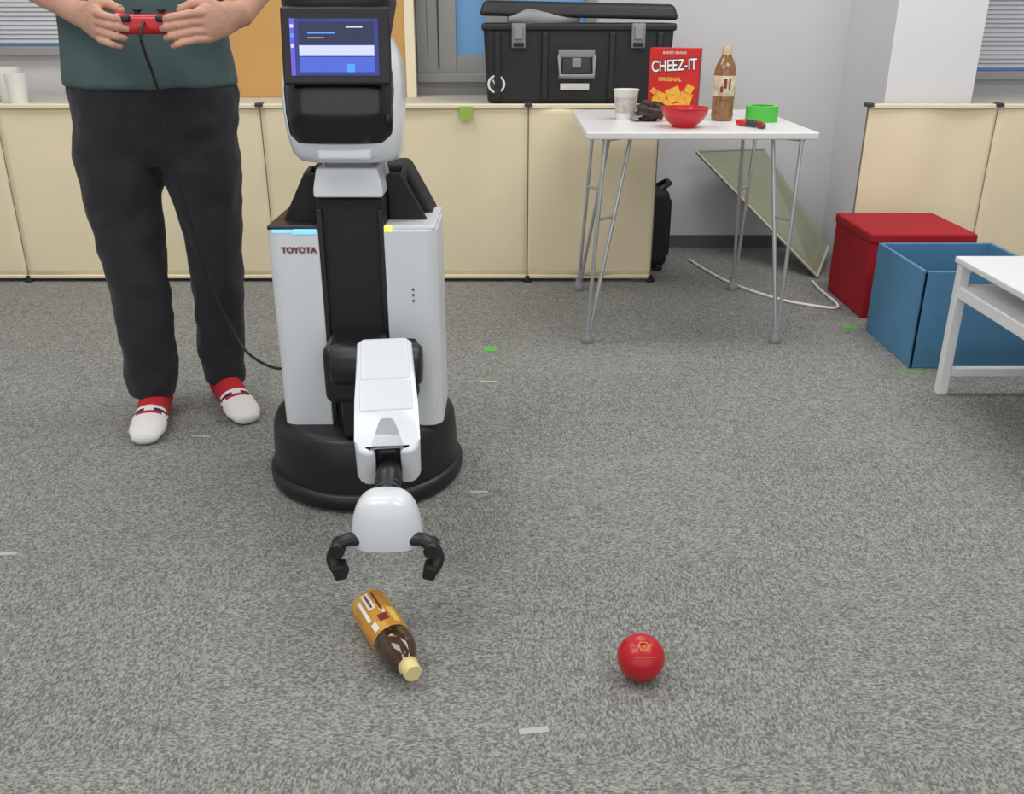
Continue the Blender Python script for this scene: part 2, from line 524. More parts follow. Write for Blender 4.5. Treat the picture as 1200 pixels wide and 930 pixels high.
# ------------------------------------------------------------------ leaning board
def slab(name, c4, thick, m, par):
    c4 = [Vector(c) for c in c4]
    n = (c4[1]-c4[0]).cross(c4[3]-c4[0]).normalized() * thick
    v = c4 + [c+n for c in c4]
    f = [(0, 1, 2, 3), (7, 6, 5, 4), (0, 4, 5, 1), (1, 5, 6, 2), (2, 6, 7, 3), (3, 7, 4, 0)]
    return obj(name, v, f, m, par)
g = empty('leaning_display_board', (1.2, 4.0, 0.2))
A = Vector((0.805, 4.12, 0.45)); B = Vector((1.12, 4.20, 0.45)); C = Vector((1.375, 3.95, 0.07)); D = Vector((1.255, 3.69, 0.008))
slab('sheet', [A, B, C, D], 0.012, M['olive'], g)
tube('edge_lower', [A, D], 0.005, M['olive_edge'], g)
tube('edge_foot', [D, C], 0.006, M['olive_edge'], g)
tube('edge_upper', [A, B], 0.004, M['olive'], g)

g = empty('white_power_cable', (1.0, 3.4, 0))
pts = spline([(0.78, 3.98, 0.006), (0.83, 3.75, 0.006), (0.90, 3.55, 0.006), (1.02, 3.36, 0.006), (1.14, 3.27, 0.006),
              (1.195, 3.26, 0.006), (1.212, 3.33, 0.006), (1.208, 3.50, 0.006), (1.215, 3.62, 0.006)], 8)
tube('cord', pts, 0.0055, M['paper'], g, seg=8)

# ------------------------------------------------------------------ table with hairpin legs
g = empty('side_table', (0.57, 3.2, 0))
rbox('top', (0.222, 2.845, 0.655), (0.920, 3.57, 0.676), M['tabletop'], g, 0.004)
def hair(i, foot, t1, t2):
    f = Vector(foot); a = Vector(t1); b = Vector(t2)
    tube('leg_%d_rod_a' % i, [f + Vector((0, 0, 0.03)), a], 0.0065, M['steel'], g, 10)
    tube('leg_%d_rod_b' % i, [f + Vector((0.006, 0, 0.03)), b], 0.0065, M['steel'], g, 10)
    p = f.lerp(a, 0.62); q = f.lerp(b, 0.62)
    tube('leg_%d_rung' % i, [p, q], 0.005, M['steel'], g, 8)
    lathe('leg_%d_foot' % i, [(0, 0), (0.017, 0), (0.019, 0.004), (0.019, 0.02), (0.013, 0.028), (0.012, 0.05), (0, 0.05)], M['grey'], g, loc=(f.x, f.y, 0), seg=20)
    tube('leg_%d_plate' % i, [a + Vector((-0.005, 0, -0.004)), b + Vector((0.005, 0, -0.004))], (0.006), M['steel'], g, 8)
hair(1, (0.247, 2.885, 0), (0.285, 2.90, 0.652), (0.375, 2.99, 0.652))
hair(2, (0.868, 2.885, 0), (0.82, 2.99, 0.652), (0.885, 2.90, 0.652))
hair(3, (0.262, 3.515, 0), (0.30, 3.50, 0.652), (0.36, 3.42, 0.652))
hair(4, (0.868, 3.515, 0), (0.83, 3.42, 0.652), (0.90, 3.50, 0.652))
TZ = 0.676

g = empty('paper_cup', (0.380, 3.22, TZ))
lathe('cup', [(0, 0.002), (0.028, 0.002), (0.029, 0), (0.030, 0.002), (0.0405, 0.092), (0.0425, 0.094), (0.0425, 0.097), (0.040, 0.097), (0.0385, 0.09), (0.028, 0.006), (0, 0.006)],
      M['paper'], g, local=True)
lathe('printed_band', [(0.0330, 0.022), (0.0388, 0.072)], M['cuplabel'], g, local=True)

g = empty('snack_pouch', (0.458, 3.17, TZ))
bm = bmesh.new()
bmesh.ops.create_icosphere(bm, subdivisions=4, radius=1)
for v in bm.verts:
    k = 1 + 0.14*math.sin(9*v.co.x+2)*math.sin(7*v.co.y) + 0.12*math.sin(11*v.co.z + 3*v.co.x)
    v.co = Vector((v.co.x*0.048*k, v.co.y*0.035*k, max(v.co.z*0.034*k + 0.032, 0)))
frombm('pouch', bm, M['cocoa'], g, local=True)
rbox('sealed_end', (-0.064, -0.03, 0.012), (-0.03, 0.03, 0.018), M['grey'], g, 0.002, local=True, rot=(0, -0.3, 0))

g = empty('cracker_box', (0.556, 3.33, TZ), (0, 0, math.radians(-17)))
W, Dp, H = 0.168, 0.06, 0.222
rbox('carton', (-W/2, -Dp/2, 0), (W/2, Dp/2, H), M['boxred'], g, 0.0015, local=True)
rbox('side_panel', (W/2-0.001, -Dp/2+0.004, 0.004), (W/2+0.0006, Dp/2-0.004, H-0.004), M['boxside'], g, local=True)  # right side of the carton, a darker red than the front
fy = -Dp/2 - 0.001
tl = (math.pi/2, math.radians(-4), 0)
text('logo_outline', 'CHEEZ-IT', 0.050, (0.0, fy, 0.166), M['blackmat'], g, True, rot=tl, bold=0.0030, sx=0.72)  # printed black outline around the white letters
text('logo_letters', 'CHEEZ-IT', 0.050, (0.0, fy-0.001, 0.166), M['white'], g, True, rot=tl, bold=0.0008, sx=0.72)
text('flavour_letters', 'ORIGINAL', 0.017, (-0.012, fy, 0.122), M['yellow'], g, True, bold=0.0004)
text('small_print', 'BAKED SNACK', 0.012, (0.0, fy, 0.207), M['white'], g, True)
for i, (x, z, a, s) in enumerate([(-0.045, 0.060, 0.3, 0.042), (0.005, 0.072, -0.4, 0.046), (0.045, 0.060, 0.25, 0.040), (-0.018, 0.030, 0.6, 0.044),
                                  (0.032, 0.026, -0.2, 0.044), (-0.054, 0.020, -0.1, 0.036), (0.056, 0.092, 0.5, 0.026), (-0.064, 0.084, 0.6, 0.016)]):
    rbox('cracker_rim_%d' % (i+1), (x-s/2-0.0015, fy-0.0010-0.0006*i, z-s/2-0.0015), (x+s/2+0.0015, fy+0.001, z+s/2+0.0015), M['crackeredge'], g, 0.0005, 1, local=True, rot=(0, a, 0))
    rbox('cracker_%d' % (i+1), (x-s/2, fy-0.0013-0.0006*i, z-s/2), (x+s/2, fy+0.001, z+s/2), M['cracker'], g, 0.0005, 1, local=True, rot=(0, a, 0))
    lathe('cracker_hole_%d' % (i+1), [(0, 0), (0.0028, 0), (0.0028, 0.0004), (0, 0.0004)], M['crackeredge'], g, loc=(x, fy-0.0013-0.0006*i, z), rot=(math.pi/2, 0, 0), local=True, seg=10)

g = empty('red_bowl', (0.538, 2.99, TZ))
lathe('bowl', [(0, 0.004), (0.03, 0.004), (0.032, 0), (0.036, 0), (0.037, 0.006), (0.058, 0.022), (0.070, 0.042), (0.073, 0.058), (0.076, 0.058), (0.076, 0.060), (0.0705, 0.060), (0.066, 0.042), (0.054, 0.024), (0.034, 0.011), (0, 0.010)],
      M['red'], g, local=True)

def bottle(name, loc, rot, tea, cap, labels, scale=1.0):
    g = empty(name, loc, rot)
    s = scale
    prof = [(0, 0.004), (0.020, 0.002), (0.027, 0.0), (0.031, 0.004), (0.0325, 0.012), (0.0325, 0.024), (0.0315, 0.027), (0.0325, 0.030),
            (0.0325, 0.112), (0.0312, 0.116), (0.0328, 0.120), (0.0328, 0.132), (0.031, 0.146), (0.026, 0.162), (0.019, 0.176), (0.0145, 0.183), (0.0135, 0.188), (0, 0.188)]
    lathe('body', [(r*s, z*s) for r, z in prof], tea, g, local=True)
    lathe('label', [(0.0330*s, labels[0]), (0.0334*s, labels[0]+0.001), (0.0334*s, labels[1]-0.001), (0.0330*s, labels[1])], labels[2], g, local=True)
    lathe('neck_ring', [(0.0135*s, 0.186*s), (0.017*s, 0.187*s), (0.017*s, 0.189*s), (0.0135*s, 0.190*s)], cap, g, local=True, seg=32)
    pc = [(0.0135, 0.189), (0.0150, 0.190), (0.0150, 0.2075), (0.0135, 0.210), (0, 0.210)]
    lathe('cap', [(r*s, z*s) for r, z in pc], cap, g, local=True, seg=36)
    return g
capbeige = mat('cap_beige', (206, 180, 150), 0.5)
lab2 = mat('label_pale', (206, 190, 166), 0.5, var=0.3, vscale=45)
g = bottle('barley_tea_bottle', (0.698, 3.19, TZ), None, M['tea2'], capbeige, (0.078, 0.142, lab2), 1.10)
for i, (a, z, w, h) in enumerate([(-1.7, 0.118, 0.010, 0.03), (-1.3, 0.115, 0.006, 0.035), (-2.0, 0.10, 0.008, 0.018)]):
    x, y = 0.0371*math.cos(a), 0.0371*math.sin(a)
    rbox('label_mark_%d' % (i+1), (x-w/2, y-0.0006, z-h/2), (x+w/2, y+0.0006, z+h/2), M['maroon'], g, local=True, rot=(0, 0, a+math.pi/2))

g = empty('green_tape_roll', (0.822, 3.16, TZ))
lathe('roll', [(0.038, 0.0), (0.052, 0.0), (0.052, 0.050), (0.038, 0.050), (0.038, 0.0)], None, g, local=True, mats=[M['green'], M['greenface']], bands=[1, 0, 1, 0])
g = empty('toy_keychain', (0.755, 2.98, TZ))
bm = bmesh.new(); tube_into(bm, [(-0.022, 0.04, 0.012), (0.0, 0.0, 0.012), (0.012, -0.02, 0.012)], [0.010, 0.011, 0.008]); frombm('body', bm, M['darkgrey'], g, True)
bm = bmesh.new(); tube_into(bm, [(-0.038, 0.05, 0.011), (-0.022, 0.03, 0.011)], [0.009, 0.011]); frombm('red_charm', bm, M['red'], g, True)
bm = bmesh.new(); tube_into(bm, [(0.012, -0.02, 0.011), (0.018, -0.045, 0.009)], [0.011, 0.008]); frombm('brown_charm', bm, M['maroon'], g, True)

# ------------------------------------------------------------------ tool case
g = empty('toolbox', (0.255, 3.9, 0.68))
x0, x1 = -0.115, 0.62
rbox('body', (x0+0.02, 3.74, 0.681), (x1-0.02, 4.04, 0.965), M['toolblack'], g, 0.02, 4, taper=(1.04, 1.04))
rbox('rim', (x0, 3.725, 0.945), (x1, 4.045, 0.972), M['toolblack'], g, 0.008)
rbox('lid', (x0-0.01, 3.735, 0.990), (x1+0.01, 4.045, 1.045), M['toolblack'], g, 0.018, 4, taper=(0.95, 0.9), rot=(0, math.radians(1.2), 0))
for i, x in enumerate([x0+0.06, x0+0.24, x1-0.24, x1-0.06]):
    rbox('rib_%d' % (i+1), (x-0.012, 3.722, 0.70), (x+0.012, 3.75, 0.94), M['toolblack'], g, 0.005)
for i, x in enumerate([0.025, 0.475]):
    rbox('latch_%d' % (i+1), (x-0.026, 3.708, 0.885), (x+0.026, 3.728, 0.972), M['toolgrey'], g, 0.005)
    rbox('latch_%d_hook' % (i+1), (x-0.016, 3.700, 0.915), (x+0.016, 3.712, 0.962), M['grey'], g, 0.004)
    rbox('latch_%d_slot' % (i+1), (x-0.02, 3.704, 0.890), (x+0.02, 3.711, 0.904), M['blackmat'], g, 0.002)
hx = 0.245
tube('handle', [(hx-0.06, 3.74, 0.855), (hx-0.065, 3.695, 0.855), (hx-0.065, 3.69, 0.785), (hx+0.065, 3.69, 0.785), (hx+0.065, 3.695, 0.855), (hx+0.06, 3.74, 0.855)], 0.009, M['grey'], g)
rbox('handle_plate_top', (hx-0.07, 3.712, 0.850), (hx+0.07, 3.73, 0.880), M['toolgrey'], g, 0.005)
rbox('handle_recess', (hx-0.055, 3.715, 0.795), (hx+0.055, 3.728, 0.850), M['darkgrey'], g, 0.004)
rbox('handle_clasp', (hx-0.018, 3.706, 0.815), (hx+0.018, 3.726, 0.850), M['toolgrey'], g, 0.004)
rbox('label_sticker', (hx-0.06, 3.716, 0.735), (hx+0.05, 3.726, 0.758), M['paper'], g, 0.001)
lathe('round_sticker', [(0, 0), (0.034, 0), (0.034, 0.002), (0, 0.002)], M['paper'], g, loc=(x0+0.055, 3.732, 0.755), rot=(math.pi/2, 0, 0), seg=28)
lathe('round_sticker_print', [(0, 0), (0.026, 0), (0.026, 0.001), (0, 0.001)], M['darkgrey'], g, loc=(x0+0.055, 3.7300, 0.755), rot=(math.pi/2, 0, 0), seg=28)
tube('round_sticker_mark', [(x0+0.043, 3.7285, 0.768), (x0+0.055, 3.7285, 0.745), (x0+0.067, 3.7285, 0.768)], 0.003, M['paper'], g)
bm = bmesh.new(); tube_into(bm, [(0.0, 3.76, 0.985), (0.06, 3.75, 0.992), (0.14, 3.76, 0.985), (0.24, 3.77, 0.985)], [0.02, 0.032, 0.03, 0.018]); frombm('stuffed_cloth', bm, M['grey'], g)

g = empty('paper_container', (-2.0, 3.8, 0.68))
for i, (x, y, r_, h) in enumerate([(-2.09, 3.80, 0.06, 0.17), (-2.00, 3.86, 0.05, 0.13), (-1.93, 3.78, 0.04, 0.11)]):
    lathe('cup_%d' % (i+1), [(0, 0), (r_*0.8, 0), (r_, h), (r_*0.93, h), (r_*0.74, 0.005), (0, 0.005)], M['paper'], g, loc=(x, y, 0.68), seg=32)
g = empty('stapler', (-2.03, 3.73, 0.68))
rbox('body', (-2.10, 3.70, 0.68), (-2.02, 3.73, 0.70), M['blackplastic'], g, 0.006)
rbox('arm', (-2.10, 3.703, 0.702), (-2.025, 3.727, 0.716), M['darkgrey'], g, 0.005)

# ------------------------------------------------------------------ storage boxes
g = empty('red_storage_box', (1.42, 3.33, 0))
rbox('body', (1.242, 3.15, 0), (1.604, 3.52, 0.275), M['red_fab'], g, 0.006)
rbox('lid', (1.238, 3.145, 0.268), (1.608, 3.525, 0.303), M['red_fab'], g, 0.008)
g = empty('blue_storage_box', (1.4, 2.82, 0))
bx0, bx1, by0, by1, bh, t = 1.216, 1.592, 2.645, 3.02, 0.303, 0.012
rbox('side_left', (bx0, by0, 0), (bx0+t, by1, bh), M['blue_fab'], g, 0.003)
rbox('side_right', (bx1-t, by0, 0), (bx1, by1, bh), M['blue_fab'], g, 0.003)
rbox('side_front', (bx0, by0, 0), (bx1, by0+t, bh), M['blue_fab'], g, 0.003)
rbox('side_back', (bx0, by1-t, 0), (bx1, by1, bh), M['blue_fab'], g, 0.003)
rbox('bottom', (bx0+t, by0+t, 0.002), (bx1-t, by1-t, 0.012), M['blue_in'], g)

g = empty('white_bench_table', (1.5, 2.2, 0))
tx0, tx1, ty0, ty1, th = 1.212, 1.95, 1.70, 2.46, 0.395
rbox('top', (tx0-0.005, ty0, th-0.018), (tx1, ty1+0.005, th), M['whitepaint'], g, 0.004)
for i, (x, y) in enumerate([(tx0, ty1-0.032), (tx1-0.035, ty1-0.032), (tx0, ty0), (tx1-0.035, ty0)]):
    rbox('leg_%d' % (i+1), (x, y, 0), (x+0.028, y+0.028, th-0.018), M['whitepaint'], g, 0.003)
rbox('shelf', (tx0+0.004, ty0+0.01, 0.285), (tx1-0.004, ty1-0.004, 0.318), M['whitepaint'], g, 0.004)
rbox('rail_back', (tx0+0.03, ty1-0.028, 0.055), (tx1-0.03, ty1-0.008, 0.08), M['whitepaint'], g, 0.003)
rbox('rail_front', (tx0+0.03, ty0+0.008, 0.055), (tx1-0.03, ty0+0.028, 0.08), M['whitepaint'], g, 0.003)

# ------------------------------------------------------------------ robot
R = empty('service_robot', (-0.335, 1.97, 0))
bcx, bcy = -0.342, 1.970
lathe('base', [(0, 0.004), (0.20, 0.004), (0.216, 0.006), (0.223, 0.012), (0.224, 0.034), (0.219, 0.041), (0.212, 0.043), (0.212, 0.048),
               (0.211, 0.10), (0.207, 0.145), (0.200, 0.160), (0.185, 0.168), (0.0, 0.170)], M['blackplastic'], R, loc=(bcx, bcy, 0), seg=72)
for i, a in enumerate([0.5, 2.6, 4.7]):
    lathe('wheel_%d' % (i+1), [(0, -0.015), (0.03, -0.015), (0.03, 0.015), (0, 0.015)], M['darkgrey'], R,
          loc=(bcx+0.13*math.cos(a), bcy+0.13*math.sin(a), 0.03), rot=(0, math.pi/2, 0), seg=24)
def tower(name, xa, xb, outer):
    yf, yb = 1.85, 2.07
    r = 0.03
    if outer < 0:
        pts = [(xb, yf), (xb, yb), (xa+0.05, yb)] + [(xa + 0.05 - 0.05*math.sin(a), yb - 0.05 + 0.05*math.cos(a)) for a in [0.4, 0.8, 1.2, 1.57]] + \
              [(xa + r - r*math.cos(a), yf + r - r*math.sin(a)) for a in [0, 0.4, 0.8, 1.2, 1.57]]
    else:
        pts = [(xa, yf)] + [(xb - r + r*math.sin(a), yf + r - r*math.cos(a)) for a in [0, 0.4, 0.8, 1.2, 1.57]] + \
              [(xb - 0.05 + 0.05*math.cos(a), yb - 0.05 + 0.05*math.sin(a)) for a in [0, 0.4, 0.8, 1.2, 1.57]] + [(xa, yb)]
    return prism(name, pts, 'z', 0.165, 0.598, M['whitepanel'], R, 0.003)
tower('tower_shell_left', -0.502, -0.393, -1)
tower('tower_shell_right', -0.260, -0.152, 1)
rbox('tower_cap_left', (-0.498, 1.858, 0.596), (-0.393, 2.06, 0.606), M['blackplastic'], R, 0.004)
rbox('tower_cap_right', (-0.260, 1.858, 0.596), (-0.156, 2.06, 0.606), M['whitepanel'], R, 0.004)
rbox('status_light_blue', (-0.445, 1.8475, 0.590), (-0.396, 1.86, 0.599), M['ledblue'], R, 0.002)
rbox('status_light_blue_dim', (-0.486, 1.849, 0.592), (-0.445, 1.86, 0.598), M['ledblue'], R, 0.002)
rbox('status_light_yellow', (-0.259, 1.849, 0.594), (-0.243, 1.86, 0.607), M['ledyellow'], R, 0.002)
for i in range(3):
    lathe('tower_button_%d' % (i+1), [(0, 0), (0.0025, 0), (0.0025, 0.002), (0, 0.002)], M['darkgrey'], R, loc=(-0.205, 1.850, 0.475-0.012*i), rot=(math.pi/2, 0, 0), seg=12)
text('brand_letters', 'TOYOTA', 0.0165, (-0.434, 1.8488, 0.557), M['toyotared'], R, bold=0.0007, sx=1.05)
rbox('lift_column', (-0.395, 1.86, 0.16), (-0.258, 2.02, 0.66), M['blackmat'], R, 0.006)
rbox('lift_rail_left', (-0.394, 1.852, 0.18), (-0.383, 1.862, 0.64), M['blackplastic'], R, 0.002)
rbox('lift_rail_right', (-0.270, 1.852, 0.18), (-0.259, 1.862, 0.64), M['blackplastic'], R, 0.002)
prism('back_body', [(-0.490, 0.17), (-0.165, 0.17), (-0.168, 0.60), (-0.225, 0.708), (-0.42, 0.708), (-0.485, 0.60)], 'y', 1.99, 2.10, M['blackmat'], R, 0.01)
for sgn, nm in ((-1, 'left'), (1, 'right')):
    cx = -0.327
    prism('shoulder_fin_'+nm, [(cx+sgn*0.152, 0.60), (cx+sgn*0.07, 0.60), (cx+sgn*0.07, 0.70), (cx+sgn*0.10, 0.70)], 'y', 1.915, 1.935, M['blackmat'], R, 0.004)
    prism('shoulder_web_'+nm, [(1.93, 0.60), (2.0, 0.60), (2.0, 0.704), (1.93, 0.697)], 'x', cx+sgn*0.100-0.004, cx+sgn*0.100+0.004, M['blackmat'], R)
prism('neck_lower', [(-0.395, 0.664), (-0.257, 0.664), (-0.257, 0.680), (-0.266, 0.722), (-0.386, 0.722), (-0.395, 0.680)], 'y', 1.845, 1.99, M['whiteplastic'], R, 0.005)
rbox('neck_upper', (-0.374, 1.87, 0.70), (-0.278, 1.98, 0.75), M['grey'], R, 0.01)
hx, hy = -0.328, 1.90
loft('head_shell', [(hx+0.004, hy+0.01, 0.732, 0.085, 0.065, 3.2), (hx+0.004, hy+0.005, 0.736, 0.098, 0.078, 3.4), (hx+0.002, hy, 0.752, 0.107, 0.088, 3.6),
                    (hx, hy, 0.79, 0.112, 0.094, 3.8), (hx, hy, 0.84, 0.116, 0.096, 3.8), (hx, hy+0.01, 0.89, 0.116, 0.092, 3.6),
                    (hx, hy+0.02, 0.925, 0.109, 0.082, 3.4), (hx, hy+0.03, 0.955, 0.096, 0.068, 3.0), (hx, hy+0.03, 0.965, 0.08, 0.055, 3.0)], M['whiteplastic'], R, seg=64)
loft('head_visor', [(hx, hy-0.012, 0.770, 0.082, 0.075, 3.2), (hx, hy-0.016, 0.774, 0.096, 0.082, 3.6), (hx, hy-0.018, 0.79, 0.103, 0.086, 4), (hx, hy-0.024, 0.83, 0.105, 0.088, 4),
                    (hx, hy-0.02, 0.87, 0.106, 0.088, 4), (hx, hy-0.01, 0.90, 0.104, 0.085, 4), (hx, hy, 0.93, 0.09, 0.07, 3.5), (hx, hy, 0.94, 0.05, 0.05, 3)], M['blackgloss'], R, seg=64)
rbox('chin_plate', (hx-0.045, hy-0.091, 0.742), (hx+0.058, hy-0.07, 0.764), M['whiteplastic'], R, 0.006)
loft('sensor_head', [(hx, hy+0.01, 0.93, 0.085, 0.06, 3.5), (hx, hy+0.01, 1.02, 0.105, 0.075, 4), (hx, hy+0.01, 1.06, 0.105, 0.075, 4), (hx, hy+0.01, 1.085, 0.095, 0.065, 3.6), (hx, hy+0.01, 1.09, 0.08, 0.05, 3)], M['blackplastic'], R, seg=48)
for i, x in enumerate((hx-0.06, hx+0.06)):
    lathe('eye_camera_%d' % (i+1), [(0, 0.008), (0.018, 0.006), (0.024, 0), (0.028, 0), (0.028, 0.014), (0.0, 0.014)], M['blackgloss'], R, loc=(x, hy-0.058, 1.058), rot=(math.pi/2, 0, 0), seg=28)
rbox('depth_camera', (hx-0.08, hy-0.05, 1.092), (hx+0.08, hy-0.01, 1.122), M['blackplastic'], R, 0.008)
TAB = empty('tablet', (hx+0.008, 1.795, 0.948), (math.radians(-9), 0, 0))
TAB.parent = R; TAB.matrix_parent_inverse = Matrix.Translation(Vector(R['_loc'])).inverted()
def tb(name, x0, x1, z0, z1, m, d0=-0.0075, d1=-0.006, bev=0):
    return rbox(name, (x0, d0, z0), (x1, d1, z1), m, TAB, bev, local=True)
tb('tablet_body', -0.099, 0.099, -0.067, 0.067, M['blackplastic'], -0.006, 0.010, 0.005)
tb('screen', -0.082, 0.078, -0.052, 0.046, M['screenbase'])
tb('screen_dock', -0.082, -0.074, -0.052, 0.046, M['screenviolet'], -0.0082)
tb('screen_dock_icon_a', -0.081, -0.075, 0.030, 0.036, M['screenwhite'], -0.0088)
tb('screen_dock_icon_b', -0.081, -0.075, 0.014, 0.020, M['screencyan'], -0.0088)
tb('screen_dock_icon_c', -0.081, -0.075, -0.004, 0.002, M['screenwhite'], -0.0088)
tb('screen_window', -0.066, 0.070, 0.002, 0.040, M['screenwin'], -0.0082)
tb('screen_panel', -0.066, 0.070, -0.018, 0.000, M['screenwhite'], -0.0088)
tb('screen_low', -0.066, 0.070, -0.046, -0.020, M['screenblue'], -0.0088)
tb('screen_tile', 0.020, 0.034, -0.046, -0.032, M['screencyan'], -0.0094)
tb('screen_text', -0.05, 0.0, 0.020, 0.0225, M['screencyan'], -0.0088)
tb('screen_text_b', -0.05, -0.02, 0.012, 0.014, M['olive_edge'], -0.0088)
tb('screen_text_c', 0.02, 0.05, 0.030, 0.033, M['screenwhite'], -0.0088)

# arm
rbox('arm_shoulder_block', (-0.383, 1.735, 0.262), (-0.262, 1.86, 0.388), M['blackplastic'], R, 0.02, 4)
rbox('arm_carriage', (-0.388, 1.80, 0.24), (-0.20, 1.87, 0.368), M['blackmat'], R, 0.01)
lathe('arm_shoulder_joint', [(0, -0.09), (0.036, -0.09), (0.042, -0.084), (0.042, 0.084), (0.036, 0.09), (0, 0.09)], M['blackplastic'], R, loc=(-0.272, 1.742, 0.350), rot=(0, math.pi/2, 0), seg=40)
rbox('arm_lower_link', (-0.358, 1.77, 0.17), (-0.308, 1.83, 0.27), M['blackplastic'], R, 0.012)
p0 = Vector((-0.250, 1.71, 0.374)); p1 = Vector((-0.215, 1.437, 0.266))
ax = (p1 - p0).normalized()
side = ax.cross(Vector((0, 0, 1))).normalized()
if side.x < 0: side = -side
nrm = side.cross(ax)
if nrm.z < 0: nrm = -nrm
Lf = (p1 - p0).length
def frame_obj(name, build, m, wn=True):
    bm = bmesh.new(); build(bm)
    for v in bm.verts:
        c = v.co.copy()
        v.co = p0 + side*c.x + nrm*c.y + ax*c.z
    return frombm(name, bm, m, R, smooth=True, wn=wn)
def fb(x0, x1, y0, y1, z0, z1, bev, taper=1.0):
    def f(bm):
        bmesh.ops.create_cube(bm, size=1)
        for v in bm.verts:
            k = taper if v.co.z < 0 else 1
            v.co = Vector(((x0+x1)/2 + v.co.x*(x1-x0)*k, (y0+y1)/2 + v.co.y*(y1-y0), (z0+z1)/2 + v.co.z*(z1-z0)))
        bmesh.ops.bevel(bm, geom=list(bm.edges), offset=bev, segments=4, profile=0.5, affect='EDGES')
    return f
hw = 0.057
# one continuous forearm shell whose lower end is a fork with rounded tips
def forearm(bm):
    sl = 0.0215
    zt, zs, zb = -0.016, Lf*0.68, Lf*0.985
    outline = []
    r = 0.030
    outline += [(-hw*0.93+0.012, zt), (hw*0.93-0.012, zt), (hw*0.93, zt+0.012), (hw, Lf*0.55), (hw, zb-r)]
    outline += [(hw-r*0.75*(1-math.cos(a)), zb-r+r*math.sin(a)) for a in (0.4, 0.8, 1.2, 1.57)]
    outline += [(sl+0.003, zb-0.001), (sl, zb-0.006), (sl, zs+0.012), (sl*0.6, zs), (-sl*0.6, zs), (-sl, zs+0.012), (-sl, zb-0.006), (-sl-0.003, zb-0.001)]
    outline += [(-hw+r*0.75*(1-math.cos(a)), zb-r+r*math.sin(a)) for a in (1.57, 1.2, 0.8, 0.4)]
    outline += [(-hw, zb-r), (-hw, Lf*0.55), (-hw*0.93, zt+0.012)]
    A = [bm.verts.new((x, -0.044, z)) for x, z in outline]
    B = [bm.verts.new((x, 0.042, z)) for x, z in outline]
    n = len(outline)
    fa = bm.faces.new(A); fb_ = bm.faces.new(B[::-1])
    for i in range(n):
        bm.faces.new((A[i], B[i], B[(i+1) % n], A[(i+1) % n]))
    bm.edges.ensure_lookup_table()
    es = [e for e in fa.edges] + [e for e in fb_.edges]
    bmesh.ops.bevel(bm, geom=es, offset=0.008, segments=4, profile=0.5, affect='EDGES')
    bmesh.ops.triangulate(bm, faces=[f for f in bm.faces if len(f.verts) > 4])
frame_obj('forearm_shell', forearm, M['whiteplastic'])
frame_obj('forearm_cover', fb(-hw*0.80, hw*0.80, 0.034, 0.0445, -0.008, Lf*0.36, 0.004), M['whiteplastic'])
frame_obj('forearm_cover_lower', fb(-hw*0.84, hw*0.84, 0.034, 0.0445, Lf*0.37, Lf*0.64, 0.004), M['whiteplastic'])
frame_obj('wrist_pitch_joint', fb(-0.0205, 0.0205, -0.034, 0.034, Lf*0.66, Lf*0.95, 0.010), M['blackplastic'])
WR = Vector((-0.212, 1.383, 0.240))
tube('wrist_roll', [p1 + Vector((0.0, 0.03, -0.0)), Vector((-0.214, 1.410, 0.262)), WR], [0.020, 0.021, 0.019], M['blackplastic'], R, 24)
for i in range(3):
    c = p1.lerp(WR, 0.40 + 0.16*i) + Vector((0.0, 0.0, 0.002))
    tube('wrist_ring_%d' % (i+1), [c, c + (WR-p1).normalized()*0.003], 0.0235, M['darkgrey'], R, 24, ends=False)
hcx, hcy = -0.2120, 1.36
HP = spline([(0.0605, 0.0455, 0.176), (0.0600, 0.0460, 0.190), (0.0580, 0.0450, 0.208), (0.0545, 0.0425, 0.226), (0.0485, 0.0385, 0.243), (0.0390, 0.0320, 0.256), (0.0250, 0.0210, 0.264), (0.0060, 0.0050, 0.267)], 4)
loft('hand_shell', [(hcx, hcy, z, rx, ry, 2.6) for rx, ry, z in HP], M['whiteplastic'], R, seg=56)
loft('hand_bottom', [(hcx, hcy, 0.169, 0.050, 0.035, 2.8), (hcx, hcy, 0.178, 0.057, 0.041, 2.8)], M['grey'], R)
loft('hand_camera', [(hcx, hcy, 0.160, 0.02, 0.02, 2), (hcx, hcy, 0.172, 0.022, 0.022, 2)], M['blackplastic'], R)
for sgn, nm in ((-1, 'left'), (1, 'right')):
    P = [(0.040, 0.190), (0.062, 0.191), (0.078, 0.182), (0.086, 0.166), (0.084, 0.150), (0.075, 0.138)]
    pts = spline([(hcx + sgn*x, 1.335 - 0.004*i, z) for i, (x, z) in enumerate(P)], 5)
    n = len(pts)
    tube('finger_'+nm, pts, [(0.013, 0.011)]*n, M['blackplastic'], R, 16, up=Vector((0, 0, 1)))
    e = pts[-1]
    rbox('fingertip_pad_'+nm, (e[0]-0.011, e[1]-0.016, e[2]-0.008), (e[0]+0.011, e[1]+0.014, e[2]+0.018), M['blackmat'], R, 0.005, rot=(0, sgn*0.25, 0))
    lathe('finger_knuckle_'+nm, [(0, -0.017), (0.012, -0.017), (0.013, -0.015), (0.013, 0.015), (0.012, 0.017), (0, 0.017)], M['blackplastic'], R,
          loc=(hcx+sgn*0.078, 1.325, 0.180), rot=(math.pi/2, 0, 0), seg=20)

